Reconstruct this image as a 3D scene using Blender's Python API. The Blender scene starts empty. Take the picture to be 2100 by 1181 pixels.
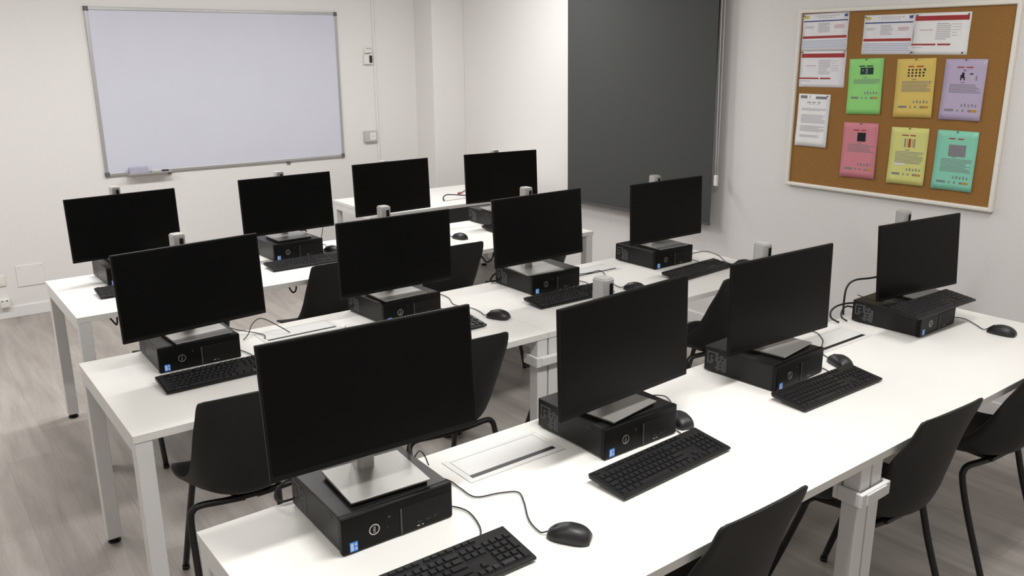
import bpy, bmesh, math, random
from mathutils import Vector, Matrix
R = math.radians
scene = bpy.context.scene
COL = scene.collection
random.seed(7)

# ---------------------------------------------------------------- materials
def mat(name, col, rough=0.5, metal=0.0, spec=0.5, emit=None, strength=0.0):
    m = bpy.data.materials.new(name)
    m.use_nodes = True
    b = m.node_tree.nodes['Principled BSDF']
    b.inputs['Base Color'].default_value = (*col, 1)
    b.inputs['Roughness'].default_value = rough
    b.inputs['Metallic'].default_value = metal
    b.inputs['Specular IOR Level'].default_value = spec
    if emit:
        b.inputs['Emission Color'].default_value = (*emit, 1)
        b.inputs['Emission Strength'].default_value = strength
    return m

def noisy(m, scale, amount, bump=0.0, stretch=(1, 1, 1), detail=4):
    """mottle the base colour with noise and add a fine bump"""
    nt = m.node_tree
    b = nt.nodes['Principled BSDF']
    c = b.inputs['Base Color'].default_value[:3]
    tc = nt.nodes.new('ShaderNodeTexCoord')
    mp = nt.nodes.new('ShaderNodeMapping')
    mp.inputs['Scale'].default_value = stretch
    nz = nt.nodes.new('ShaderNodeTexNoise')
    nz.inputs['Scale'].default_value = scale
    nz.inputs['Detail'].default_value = detail
    cr = nt.nodes.new('ShaderNodeValToRGB')
    cr.color_ramp.elements[0].position = 0.3
    cr.color_ramp.elements[1].position = 0.7
    cr.color_ramp.elements[0].color = (*[x * (1 - amount) for x in c], 1)
    cr.color_ramp.elements[1].color = (*[min(1, x * (1 + amount)) for x in c], 1)
    nt.links.new(tc.outputs['Object'], mp.inputs['Vector'])
    nt.links.new(mp.outputs['Vector'], nz.inputs['Vector'])
    nt.links.new(nz.outputs['Fac'], cr.inputs['Fac'])
    nt.links.new(cr.outputs['Color'], b.inputs['Base Color'])
    if bump:
        bp = nt.nodes.new('ShaderNodeBump')
        bp.inputs['Strength'].default_value = bump
        bp.inputs['Distance'].default_value = 0.002
        nt.links.new(nz.outputs['Fac'], bp.inputs['Height'])
        nt.links.new(bp.outputs['Normal'], b.inputs['Normal'])
    return m

M = {}
M['wall'] = noisy(mat('wall_paint', (.74, .72, .71), .75, spec=.25), 60, .015, .12)
M['ceiling'] = noisy(mat('ceiling_paint', (.80, .79, .77), .8, spec=.2), 40, .015)
M['baseboard'] = noisy(mat('baseboard_white', (.78, .77, .77), .45), 30, .01)
M['desk'] = noisy(mat('desk_laminate', (.81, .80, .77), .42, spec=.35), 300, .012)
M['desk_edge'] = noisy(mat('desk_edge_band', (.74, .73, .70), .45, spec=.3), 80, .012)
M['steel'] = noisy(mat('white_powder_coat', (.72, .715, .71), .42), 200, .012, .03)
M['modesty'] = noisy(mat('modesty_grey', (.05, .05, .048), .6), 150, .05)
M['foot'] = noisy(mat('foot_rubber', (.006, .006, .006), .5), 90, .1)
M['pcm'] = noisy(mat('case_dark_metal', (.010, .0098, .0094), .36, metal=.0, spec=.26), 220, .06, .05)
M['pcf'] = noisy(mat('case_front_black', (.0034, .0034, .0034), .40, spec=.16), 160, .08)
M['pcf2'] = noisy(mat('case_drive_panel', (.0065, .0065, .0062), .48, spec=.18), 160, .08)
M['grey_strip'] = noisy(mat('grey_trim', (.05, .05, .05), .4), 100, .05)
M['vent'] = noisy(mat('vent_light_grey', (.085, .085, .094), .5), 400, .3)
M['port'] = noisy(mat('port_black', (.002, .002, .002), .4), 90, .1)
M['silver'] = noisy(mat('brushed_silver', (.38, .372, .36), .36, metal=.6), 90, .06, .03, (1, 14, 1))
M['post'] = noisy(mat('post_silver', (.55, .545, .535), .36, metal=.5), 90, .04, .02, (14, 14, 1))
M['chrome'] = noisy(mat('badge_silver', (.62, .61, .58), .28, metal=.85), 90, .04)
M['blue'] = noisy(mat('sticker_blue', (.035, .20, .72), .35), 60, .1)
M['paleblue'] = noisy(mat('sticker_pale', (.42, .60, .90), .4), 60, .05)
M['bezel'] = noisy(mat('monitor_black', (.0050, .0050, .0048), .45, spec=.18), 160, .08)
M['screen'] = noisy(mat('screen_black', (.0020, .0020, .0020), .34, spec=.12), 20, .04)
M['key'] = noisy(mat('key_black', (.008, .008, .0088), .42, spec=.45), 120, .1)
M['kbody'] = noisy(mat('keyboard_black', (.0062, .0062, .0068), .42, spec=.4), 120, .1)
M['mouse'] = noisy(mat('mouse_black', (.012, .012, .013), .42, spec=.5), 90, .06)
M['cable'] = noisy(mat('cable_black', (.010, .010, .010), .5), 60, .1)
M['red'] = noisy(mat('connector_red', (.34, .075, .065), .5), 60, .1)
M['shell'] = noisy(mat('chair_plastic', (.0150, .0154, .0144), .55, spec=.35), 240, .04, .06)
M['leg'] = noisy(mat('chair_leg_black', (.006, .006, .006), .38), 100, .08)
M['board'] = noisy(mat('whiteboard_enamel', (.60, .608, .69), .34, spec=.35), 4, .012)
M['alu'] = noisy(mat('aluminium_frame', (.46, .46, .46), .4, metal=.55), 60, .04)
M['capg'] = noisy(mat('corner_cap_grey', (.10, .10, .11), .5), 60, .05)
M['eraser'] = noisy(mat('eraser_lilac', (.40, .39, .49), .7), 90, .04)
M['whitep'] = noisy(mat('white_plastic', (.74, .735, .70), .4), 70, .012)
M['greyp'] = noisy(mat('grey_plastic', (.48, .475, .46), .45), 70, .03)
M['dark'] = noisy(mat('dark_plastic', (.012, .012, .013), .4), 70, .06)
M['blind'] = noisy(mat('blind_fabric', (.066, .068, .067), .85, spec=.15), 500, .05, .15)
M['blindbar'] = noisy(mat('blind_bar', (.075, .072, .072), .6), 90, .05)
M['chainw'] = noisy(mat('chain_white', (.62, .61, .59), .45), 200, .04)
M['winred'] = noisy(mat('window_frame_red', (.045, .006, .006), .5), 60, .1)
M['glass'] = noisy(mat('night_glass', (.004, .004, .005), .08, spec=.6), 30, .1)
M['corkframe'] = noisy(mat('cork_frame_cream', (.78, .75, .685), .4), 60, .015)
M['lamp'] = mat('lamp_diffuser', (.9, .9, .88), .6, emit=(1, .97, .92), strength=2.0)

def cork():
    m = noisy(mat('cork', (.29, .148, .046), .9, spec=.15), 200, .14, .25, detail=6)
    return m
M['cork'] = cork()

def floor_mat():
    m = mat('grey_vinyl_planks', (.3, .28, .26), .42, spec=.35)
    nt = m.node_tree; b = nt.nodes['Principled BSDF']
    N = nt.nodes.new; L = nt.links.new
    tc = N('ShaderNodeTexCoord')
    mp = N('ShaderNodeMapping'); mp.inputs['Rotation'].default_value = (0, 0, R(90))
    L(tc.outputs['Object'], mp.inputs['Vector'])
    bk = N('ShaderNodeTexBrick')
    bk.inputs['Scale'].default_value = 1
    bk.inputs['Brick Width'].default_value = 1.2
    bk.inputs['Row Height'].default_value = .19
    bk.inputs['Mortar Size'].default_value = .0012
    bk.inputs['Mortar Smooth'].default_value = .3
    bk.inputs['Bias'].default_value = 0
    bk.offset = .37
    bk.inputs['Color1'].default_value = (.345, .318, .298, 1)
    bk.inputs['Color2'].default_value = (.405, .380, .357, 1)
    bk.inputs['Mortar'].default_value = (.29, .265, .245, 1)
    L(mp.outputs['Vector'], bk.inputs['Vector'])
    m2 = N('ShaderNodeMapping'); m2.inputs['Scale'].default_value = (5.5, .75, 1)
    L(tc.outputs['Object'], m2.inputs['Vector'])
    n1 = N('ShaderNodeTexNoise'); n1.inputs['Scale'].default_value = 1.6; n1.inputs['Detail'].default_value = 5; n1.inputs['Distortion'].default_value = .6
    L(m2.outputs['Vector'], n1.inputs['Vector'])
    r1 = N('ShaderNodeValToRGB')
    r1.color_ramp.elements[0].position = .3; r1.color_ramp.elements[0].color = (.70, .68, .67, 1)
    r1.color_ramp.elements[1].position = .72; r1.color_ramp.elements[1].color = (1.12, 1.11, 1.10, 1)
    L(n1.outputs['Fac'], r1.inputs['Fac'])
    m3 = N('ShaderNodeMapping'); m3.inputs['Scale'].default_value = (60, 3, 1)
    L(tc.outputs['Object'], m3.inputs['Vector'])
    n2 = N('ShaderNodeTexNoise'); n2.inputs['Scale'].default_value = 2; n2.inputs['Detail'].default_value = 6
    L(m3.outputs['Vector'], n2.inputs['Vector'])
    r2 = N('ShaderNodeValToRGB')
    r2.color_ramp.elements[0].position = .25; r2.color_ramp.elements[0].color = (.90, .89, .88, 1)
    r2.color_ramp.elements[1].position = .75; r2.color_ramp.elements[1].color = (1.06, 1.06, 1.06, 1)
    L(n2.outputs['Fac'], r2.inputs['Fac'])
    x1 = N('ShaderNodeMixRGB'); x1.blend_type = 'MULTIPLY'; x1.inputs[0].default_value = 1
    x2 = N('ShaderNodeMixRGB'); x2.blend_type = 'MULTIPLY'; x2.inputs[0].default_value = 1
    L(bk.outputs['Color'], x1.inputs[1]); L(r1.outputs['Color'], x1.inputs[2])
    L(x1.outputs['Color'], x2.inputs[1]); L(r2.outputs['Color'], x2.inputs[2])
    L(x2.outputs['Color'], b.inputs['Base Color'])
    return m
M['floor'] = floor_mat()

# ---------------------------------------------------------------- mesh helpers
def box(bm, x0, x1, y0, y1, z0, z1, bev=0.0, seg=2, mi=0, xf=None):
    vs = [bm.verts.new((x, y, z)) for x in (x0, x1) for y in (y0, y1) for z in (z0, z1)]
    q = [(0, 1, 3, 2), (4, 6, 7, 5), (0, 4, 5, 1), (2, 3, 7, 6), (0, 2, 6, 4), (1, 5, 7, 3)]
    fs = [bm.faces.new([vs[i] for i in f]) for f in q]
    for f in fs: f.material_index = mi
    allv = set(vs)
    if bev > 0:
        es = {e for f in fs for e in f.edges}
        r = bmesh.ops.bevel(bm, geom=list(es), offset=bev, segments=seg, profile=.5, affect='EDGES', clamp_overlap=True)
        allv = {v for v in allv if v.is_valid} | set(r['verts'])
        for f in r['faces']: f.material_index = mi
    if xf is not None:
        bmesh.ops.transform(bm, matrix=xf, verts=list(allv))
    return list(allv)

def spline(pts, n=6):
    P = [Vector(p) for p in pts]
    if len(P) < 3: return P
    out = []
    E = [P[0] * 2 - P[1]] + P + [P[-1] * 2 - P[-2]]
    for i in range(1, len(E) - 2):
        a, b, c, d = E[i - 1:i + 3]
        for k in range(n):
            t = k / n
            out.append(.5 * ((2 * b) + (c - a) * t + (2 * a - 5 * b + 4 * c - d) * t * t + (3 * b - a - 3 * c + d) * t ** 3))
    out.append(P[-1])
    return out

def tube(bm, pts, r, n=8, mi=0):
    P = [Vector(p) for p in pts]
    ref = None; rings = []
    for i, p in enumerate(P):
        t = (P[min(i + 1, len(P) - 1)] - P[max(i - 1, 0)])
        if t.length < 1e-9: continue
        t.normalize()
        if ref is None:
            ref = t.orthogonal().normalized()
        ref = (ref - t * ref.dot(t))
        ref = ref.normalized() if ref.length > 1e-6 else t.orthogonal().normalized()
        bi = t.cross(ref)
        rings.append([bm.verts.new(p + ref * (r * math.cos(2 * math.pi * k / n)) + bi * (r * math.sin(2 * math.pi * k / n))) for k in range(n)])
    for a, b in zip(rings, rings[1:]):
        for k in range(n):
            f = bm.faces.new((a[k], a[(k + 1) % n], b[(k + 1) % n], b[k])); f.material_index = mi; f.smooth = True
    f = bm.faces.new(rings[0][::-1]); f.material_index = mi
    f = bm.faces.new(rings[-1]); f.material_index = mi

def cyl(bm, c, r, h, axis='z', n=20, mi=0, r2=None):
    c = Vector(c); r2 = r if r2 is None else r2
    rings = []
    for (d, rr) in ((0, r), (h, r2)):
        ring = []
        for k in range(n):
            a = 2 * math.pi * k / n; u, v = rr * math.cos(a), rr * math.sin(a)
            o = {'z': (u, v, d), 'y': (u, d, -v), 'x': (d, u, v)}[axis]
            ring.append(bm.verts.new(c + Vector(o)))
        rings.append(ring)
    for k in range(n):
        f = bm.faces.new((rings[0][k], rings[0][(k + 1) % n], rings[1][(k + 1) % n], rings[1][k])); f.smooth = True; f.material_index = mi
    f = bm.faces.new(rings[0][::-1]); f.material_index = mi
    f = bm.faces.new(rings[1]); f.material_index = mi

def prism_z(bm, outline, z0, z1, mi=0):
    a = [bm.verts.new((x, y, z0)) for x, y in outline]; b = [bm.verts.new((x, y, z1)) for x, y in outline]
    n = len(a)
    for k in range(n):
        f = bm.faces.new((a[k], a[(k + 1) % n], b[(k + 1) % n], b[k])); f.material_index = mi
    f = bm.faces.new(a[::-1]); f.material_index = mi
    f = bm.faces.new(b); f.material_index = mi

def rrect(w, d, r, n=5, cx=0, cy=0):
    out = []
    for (sx, sy, a0) in ((1, 1, 0), (-1, 1, 90), (-1, -1, 180), (1, -1, 270)):
        for k in range(n + 1):
            a = R(a0 + 90 * k / n)
            out.append((cx + sx * (w / 2 - r) + r * math.cos(a), cy + sy * (d / 2 - r) + r * math.sin(a)))
    return out

def obj(name, bm, mats, parent=None, loc=None, rot=None):
    bmesh.ops.recalc_face_normals(bm, faces=bm.faces)
    me = bpy.data.meshes.new(name)
    bm.to_mesh(me); bm.free()
    for m in (mats if isinstance(mats, (list, tuple)) else [mats]):
        me.materials.append(M[m] if isinstance(m, str) else m)
    o = bpy.data.objects.new(name, me)
    COL.objects.link(o)
    if parent: o.parent = parent
    if loc: o.location = loc
    if rot: o.rotation_euler = rot
    return o

def obj_mesh(name, me, parent=None, loc=None, rot=None):
    o = bpy.data.objects.new(name, me); COL.objects.link(o)
    if parent: o.parent = parent
    if loc: o.location = loc
    if rot: o.rotation_euler = rot
    return o

def B(): return bmesh.new()

def tag(o, label=None, cat=None, group=None, kind=None):
    if label: o['label'] = label
    if cat: o['category'] = cat
    if group: o['group'] = group
    if kind: o['kind'] = kind
    return o

def thing(name, label, cat, loc=(0, 0, 0), rz=0.0, group=None, rot=None):
    o = bpy.data.objects.new(name, None); COL.objects.link(o)
    o.empty_display_size = .05
    o.location = loc; o.rotation_euler = rot if rot else (0, 0, R(rz))
    return tag(o, label, cat, group)

def structure(name, bm, m):
    return tag(obj(name, bm, m), kind='structure')

def copy_tree(src, loc, rot, label):
    r = src.copy(); COL.objects.link(r)
    r.location = loc; r.rotation_euler = rot; r['label'] = label
    for ch in src.children:
        c = ch.copy(); COL.objects.link(c); c.parent = r
        for g in ch.children:
            d = g.copy(); COL.objects.link(d); d.parent = c
    return r

# ---------------------------------------------------------------- room
XW, YW, XL, YF, HC = 3.95, 4.97, -2.2, -4.2, 2.75
COLX, COLY = 3.62, 4.67
b = B(); box(b, XL - .1, XW + .1, YF - .1, YW + .1, -.08, 0); structure('floor', b, 'floor')
b = B(); box(b, XL - .1, XW + .1, YF - .1, YW + .1, HC, HC + .08); structure('ceiling', b, 'ceiling')
b = B(); box(b, XL, XW, YW, YW + .1, 0, HC); structure('wall_back', b, 'wall')
b = B(); box(b, XW, XW + .1, YF, YW + .1, 0, HC); structure('wall_right', b, 'wall')
b = B(); box(b, XL - .1, XL, YF, YW + .1, 0, HC); structure('wall_left', b, 'wall')
b = B(); box(b, XL - .1, XW + .1, YF - .1, YF, 0, HC); structure('wall_front', b, 'wall')
b = B(); box(b, COLX, XW, COLY, YW, 0, HC, .004); structure('wall_column', b, 'wall')
b = B(); box(b, XL, COLX, YW - .013, YW, 0, .085, .004); structure('baseboard_back', b, 'baseboard')
b = B(); box(b, XW - .013, XW, YF, COLY, 0, .085, .004); structure('baseboard_right', b, 'baseboard')
b = B(); box(b, XL, XL + .013, YF, YW - .013, 0, .085, .004); structure('baseboard_left', b, 'baseboard')

# window behind the blind: recessed-looking frame and dark pane
b = B()
yw0, yw1, zw0, zw1 = 1.818, 3.04, .95, 2.45
box(b, XW - .012, XW, yw0 - .03, yw0 + .02, zw0, zw1, .003); box(b, XW - .012, XW, yw1 - .02, yw1 + .03, zw0, zw1, .003)
box(b, XW - .012, XW, yw0, yw1, zw0 - .03, zw0 + .02, .003); box(b, XW - .012, XW, yw0, yw1, zw1 - .02, zw1 + .03, .003)
wn = structure('window_1', b, 'winred')
b = B(); box(b, XW - .006, XW - .001, yw0 + .02, yw1 - .02, zw0 + .02, zw1 - .02)
obj('pane', b, 'glass', wn)

# ---------------------------------------------------------------- desks
H = .735; D = .781; TOP = .025
def frame_leg(x, y, parent, s=.052):
    b = B(); box(b, x - s / 2, x + s / 2, y - s / 2, y + s / 2, .022, H - TOP, .003, 2)
    lg = obj('leg', b, 'steel', parent)
    b = B(); cyl(b, (x, y, 0), .024, .006, n=18); cyl(b, (x, y, .006), .02, .018, n=18)
    obj('foot', b, 'foot', lg)

def make_desk(name, label, loc, rz, L, flap=True, group='white computer desks in rows', d=D, modesty=False, flapx=None):
    """origin on the floor under the back-left corner; x to the right, -y towards the chairs"""
    t = thing(name, label, 'desk', loc, rz, group)
    b = B(); box(b, 0, L, -d, 0, H - TOP, H, .0006, 1)
    for f in b.faces:
        if abs(f.normal.z) < .5 and abs(f.calc_center_median().z - (H - TOP / 2)) < TOP * .4: f.material_index = 1
    obj('desktop', b, ['desk', 'desk_edge'], t)
    s = .052
    for (x, y) in ((s / 2 + .003, -s / 2 - .003), (s / 2 + .003, -d + s / 2 + .003), (L - s / 2 - .003, -s / 2 - .003), (L - s / 2 - .003, -d + s / 2 + .003)):
        frame_leg(x, y, t, s)
    for x in (s / 2 + .003, L - s / 2 - .003):
        b = B(); box(b, x - s / 2, x + s / 2, -d + s + .003, -s - .003, H - TOP - .045, H - TOP, .003, 2)
        obj('end_beam', b, 'steel', t)
    b = B()
    box(b, s + .003, L - s - .003, -.30, -.26, H - TOP - .04, H - TOP, .002, 1)
    obj('support_rail', b, 'steel', t)
    if flap:
        fx = flapx or L / 2; fy = -.137
        b = B(); w, dd = .33, .145
        box(b, fx - w / 2, fx + w / 2, fy - dd / 2, fy - dd / 2 + .018, H, H + .0022, .0008, 1)
        box(b, fx - w / 2, fx + w / 2, fy + dd / 2 - .014, fy + dd / 2, H, H + .0022, .0008, 1)
        box(b, fx - w / 2, fx - w / 2 + .018, fy - dd / 2 + .018, fy + dd / 2 - .014, H, H + .0022, .0008, 1)
        box(b, fx + w / 2 - .018, fx + w / 2, fy - dd / 2 + .018, fy + dd / 2 - .014, H, H + .0022, .0008, 1)
        fl = obj('cable_flap', b, 'steel', t)
        b = B(); box(b, fx - w / 2 + .020, fx + w / 2 - .020, fy - dd / 2 + .036, fy + dd / 2 - .016, H, H + .0018, .0008, 1)
        obj('flap_lid', b, 'steel', fl)
        b = B(); box(b, fx - w / 2 + .020, fx + w / 2 - .020, fy - dd / 2 + .0195, fy - dd / 2 + .035, H, H + .0014)
        obj('slot', b, 'port', fl)
    if modesty:
        b = B(); box(b, s + .01, L - s - .01, -d + .06, -d + .078, .40, H - TOP - .002, .002, 1)
        obj('modesty_panel', b, 'modesty', t)
    return t

DESK = {}
DESK['3L'] = make_desk('desk', 'white desk of the front row at the left, carrying the largest monitor', (0, 0, 0), .36, 1.634)
DESK['3R'] = make_desk('desk', 'white desk of the front row at the right, near the pinboard wall', (1.6345, .0103, 0), .45, 1.609)
DESK['2L'] = make_desk('desk', 'white desk of the middle row, at the left end of that row', (.019, 1.425, 0), -.3, 1.598)
DESK['2R'] = make_desk('desk', 'white desk of the middle row, its right end towards the grey blind', (1.6175, 1.4166, 0), -.2, 1.602)
DESK['1L'] = make_desk('desk', 'white desk of the rear row at the left, nearest the wall cover plate', (.135, 2.817, 0), -.39, 1.48, flap=False)
DESK['1R'] = make_desk('desk', 'white desk of the rear row at the right, before the separate back table', (1.6175, 2.807, 0), -.39, 1.508, flap=False)
make_desk('desk', 'white back table with dark modesty panel and red plug, beside the corner column', (2.35, 4.165, 0), 0, 1.44, flap=False, d=.80, group='white computer desks in rows', modesty=True)

# white clamp collars that hold the legs of neighbouring desks together
def collar(name, label, x, y, rz):
    t = thing(name, label, 'clamp', (x, y, .60), rz, 'collars joining desk legs')
    hx, hy, w = .060, .032, .014
    b = B()
    box(b, -hx - w, hx + w, -hy - w, -hy, 0, .042, .003, 2); box(b, -hx - w, hx + w, hy, hy + w, 0, .042, .003, 2)
    box(b, -hx - w, -hx, -hy, hy, 0, .042, .003, 2); box(b, hx, hx + w, -hy, hy, 0, .042, .003, 2)
    obj('ring', b, 'steel', t)
    b = B(); box(b, -hx + .01, hx - .01, -hy - w - .004, -hy - w + .001, .004, .038, .002, 2); obj('clasp', b, 'steel', t)
collar('leg_collar', 'white clamp collar round the paired desk legs at the front edge of the front row', 1.6400, -.7415, .4)
collar('leg_collar', 'white clamp collar round the paired desk legs at the front edge of the middle row', 1.6145, .665, -.25)

# ---------------------------------------------------------------- computer cases
PW, PD, PH = .290, .2928, .0926
def text_mesh(s, size):
    cu = bpy.data.curves.new('lettering', 'FONT'); cu.body = s; cu.size = size; cu.align_x = 'CENTER'; cu.align_y = 'CENTER'
    cu.extrude = .0003
    o = bpy.data.objects.new('lettering', cu); COL.objects.link(o)
    dg = bpy.context.evaluated_depsgraph_get(); dg.update()
    me = bpy.data.meshes.new_from_object(o.evaluated_get(dg))
    bpy.data.objects.remove(o); bpy.data.curves.remove(cu)
    return me

def make_pc():
    t = thing('desktop_computer', 'x', 'computer', group='black desktop computers under the monitors')
    b = B(); box(b, 0, PW, .018, PD, 0.004, PH, .003, 2)
    case = obj('case', b, 'pcm', t)
    # perforated side vent near the rear of the left side
    b = B()
    rnd = random.Random(3)
    y0, z0 = PD - .085, .012
    cells = ["#######.....", "#....##.##..", "#.##.#######", "#.#..##.#.##", "#.##.#######", "#.##..##.###", "###...######", "......##.###", ".....#######", "......##.###"]
    for r_, row in enumerate(cells):
        for c_, ch in enumerate(row):
            if ch == '#':
                yy = PD - .012 - c_ * .0068; zz = .078 - r_ * .0066
                box(b, -.0006, .0004, yy - .0056, yy - .0006, zz - .005, zz)
    obj('side_vent', b, 'vent', case)
    b = B(); box(b, -.0006, .0004, .056, .080, .072, .081); obj('latch_slot', b, 'port', case)
    for (x, y) in ((.02, .04), (PW - .02, .04), (.02, PD - .03), (PW - .02, PD - .03)):
        b = B(); cyl(b, (x, y, 0), .011, .005, n=14); obj('rubber_foot', b, 'foot', case)
    b = B(); box(b, -.002, PW + .002, 0, .018, 0.001, PH + .001, .004, 3)
    fr = obj('front_panel', b, 'pcf', t)
    b = B(); box(b, .152, PW - .004, -.0016, .004, .006, PH - .022, .0012, 2)
    obj('drive_panel', b, 'pcf2', fr)
    b = B(); box(b, .147, .1515, -.0022, .004, .006, PH - .022, .0008, 2)
    obj('trim_strip', b, 'grey_strip', fr)
    # round badge with upright lettering
    b = B(); n = 28; cx, cz, ro, ri = .079, .043, .0135, .0113
    vo = []
    for k in range(n):
        a = 2 * math.pi * k / n
        vo.append([b.verts.new((cx + rr * math.cos(a), yy, cz + rr * math.sin(a))) for rr, yy in ((ro, -.001), (ri, -.001), (ri, .001), (ro, .001))])
    for k in range(n):
        p, q = vo[k], vo[(k + 1) % n]
        for i in range(4): b.faces.new((p[i], p[(i + 1) % 4], q[(i + 1) % 4], q[i]))
    bd = obj('badge', b, 'chrome', fr)
    me = LOGO
    obj_mesh('badge_lettering', me, fr, (cx, -.0006, cz), (R(90), R(-90), 0))
    b = B(); box(b, .016, .036, -.0008, .002, .006, .030)
    st = obj('sticker', b, 'blue', fr)
    b = B(); box(b, .0175, .0255, -.0014, 0, .0085, .0275)
    box(b, .0285, .034, -.0014, 0, .020, .0265); box(b, .0285, .034, -.0014, 0, .0095, .016)
    for f in b.faces: f.material_index = 0
    obj('sticker_print', b, 'paleblue', fr)
    b = B()
    b.free()
    for (x, z, w, h) in ((.190, .020, .013, .005), (.214, .020, .013, .005), (.236, .0205, .007, .007)):
        b = B(); box(b, x, x + w, -.0024, 0, z, z + h); obj('port', b, 'port', fr)
    b = B(); box(b, .190, .198, -.0026, -.001, .0115, .0135); box(b, .204, .208, -.0026, -.001, .0115, .0135)
    obj('port_marking', b, 'chrome', fr)
    b = B(); box(b, .115, .121, -.0012, 0, .060, .064); obj('power_button', b, 'grey_strip', fr)
    b = B(); box(b, .112, .114, -.0012, 0, .036, .039); obj('indicator', b, 'grey_strip', fr)
    return t

me = text_mesh('DELL', .0078); me.materials.clear(); me.materials.append(M['chrome']); LOGO = me

ROWN = {'3': 'front', '2': 'middle', '1': 'rear'}
POSN = {'A': 'leftmost', 'B': 'second from left', 'C': 'third from left', 'D': 'rightmost'}
PCS = {'3A': (.231, -.313, -.7), '3B': (1.019, -.330, .6), '3C': (1.802, -.322, 4.0), '3D': (2.722, -.322, 1.5),
       '2A': (.228, 1.125, -1.0), '2B': (1.128, 1.12, 4.0), '2C': (1.895, 1.092, .5), '2D': (2.698, 1.080, 1.0),
       '1A': (.362, 2.495, 1.5), '1B': (1.205, 2.485, 2.0), '1C': (1.93, 2.50, 1.0), '1D': (2.690, 2.505, -1.0)}
PCLOOK = {'3A': 'under the largest monitor, bright blue sticker',
          '3B': 'second from left in the front row',
          '3C': 'third from left in the front row',
          '3D': 'with a keyboard lying on top',
          '2A': 'at the left end of the middle row',
          '2B': 'second from left in the middle row',
          '2C': 'third from left in the middle row',
          '2D': 'in front of the grey blind, middle row',
          '1A': 'at the left end of the rear row, mostly hidden',
          '1B': 'second from left in the rear row, below the whiteboard',
          '1C': 'third from left in the rear row, hidden from view',
          '1D': 'before the dark modesty panel, rear row right end'}
pc0 = make_pc()
for i, (k, (x, y, a)) in enumerate(PCS.items()):
    lab = 'black desktop computer case ' + PCLOOK[k]
    if i == 0:
        pc0.location = (x, y, H + .0006); pc0.rotation_euler = (0, 0, R(a)); pc0['label'] = lab
    else:
        copy_tree(pc0, (x, y, H + .0006), (0, 0, R(a)), lab)

# ---------------------------------------------------------------- monitors
MW, MH = .538, .3135
ZB = H + PH + .0022
MON = {  # front-centre x, y, z, yaw, tilt, base yaw, base shift back, post top
    '3A': (.380, -.224, 1.078, -2.4, 5.1, -3.5, .030, 1.205), '3B': (1.146, -.280, 1.036, 4.0, 2.2, 9.0, .060, 1.214),
    '3C': (1.955, -.214, 1.013, -1.8, 1.7, 9.0, .020, 1.190), '3D': (2.989, -.151, .996, -6.3, 4.7, -6.0, .02, 1.176),
    '2A': (.390, 1.180, 1.020, 6.3, 3.8, 3.0, .025, 1.200), '2B': (1.237, 1.185, 1.021, -.1, .9, 2.0, .030, 1.206),
    '2C': (1.971, 1.137, 1.044, 1.6, 4.1, -4.0, .030, 1.221), '2D': (2.834, 1.135, 1.028, .1, 2.5, -2.0, .03, 1.20),
    '1A': (.510, 2.657, 1.002, 5.5, 2.8, 3.0, .03, 1.184), '1B': (1.348, 2.588, 1.026, 1.7, 3.2, 2.0, .03, 1.196),
    '1C': (2.065, 2.683, 1.039, 2.8, 2.7, 1.0, .03, 1.19), '1D': (2.792, 2.541, 1.054, -6.3, 3.4, -4, .03, 1.217)}
MLOOK = {'3A': 'largest black monitor, raised high on its silver stand at the front row left end',
         '3B': 'black monitor in the front row, second from left',
         '3C': 'black monitor in the front row, third from left',
         '3D': 'black monitor just under the pinboard, a keyboard lying at its foot',
         '2A': 'black monitor at the left end of the middle row',
         '2B': 'black monitor in the middle row second from left, right behind the largest monitor',
         '2C': 'black monitor in the middle row third from left, in front of the rear right monitor',
         '2D': 'black monitor at the middle row right end, standing out against the grey blind',
         '1A': 'black monitor at the rear row left end, below the whiteboard eraser tray',
         '1B': 'black monitor in the rear row second from left, below the right half of the whiteboard',
         '1C': 'black monitor in the rear row third from left, below the wall socket',
         '1D': 'black monitor at the rear row right end, beside the red plug on the back table'}

def panel_mesh():
    b = B()
    box(b, -MW / 2, MW / 2, 0.0, .012, -MH / 2, MH / 2, .0025, 2)
    # rear housing, tapered
    lo = [(-.225, -.13), (.225, -.13), (.225, .12), (-.225, .12)]; hi = [(-.17, -.10), (.17, -.10), (.17, .09), (-.17, .09)]
    A = [b.verts.new((x, .011, z)) for x, z in lo]; Bv = [b.verts.new((x, .040, z)) for x, z in hi]
    for k in range(4): b.faces.new((A[k], A[(k + 1) % 4], Bv[(k + 1) % 4], Bv[k]))
    b.faces.new(Bv); b.faces.new(A[::-1])
    return b

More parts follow.
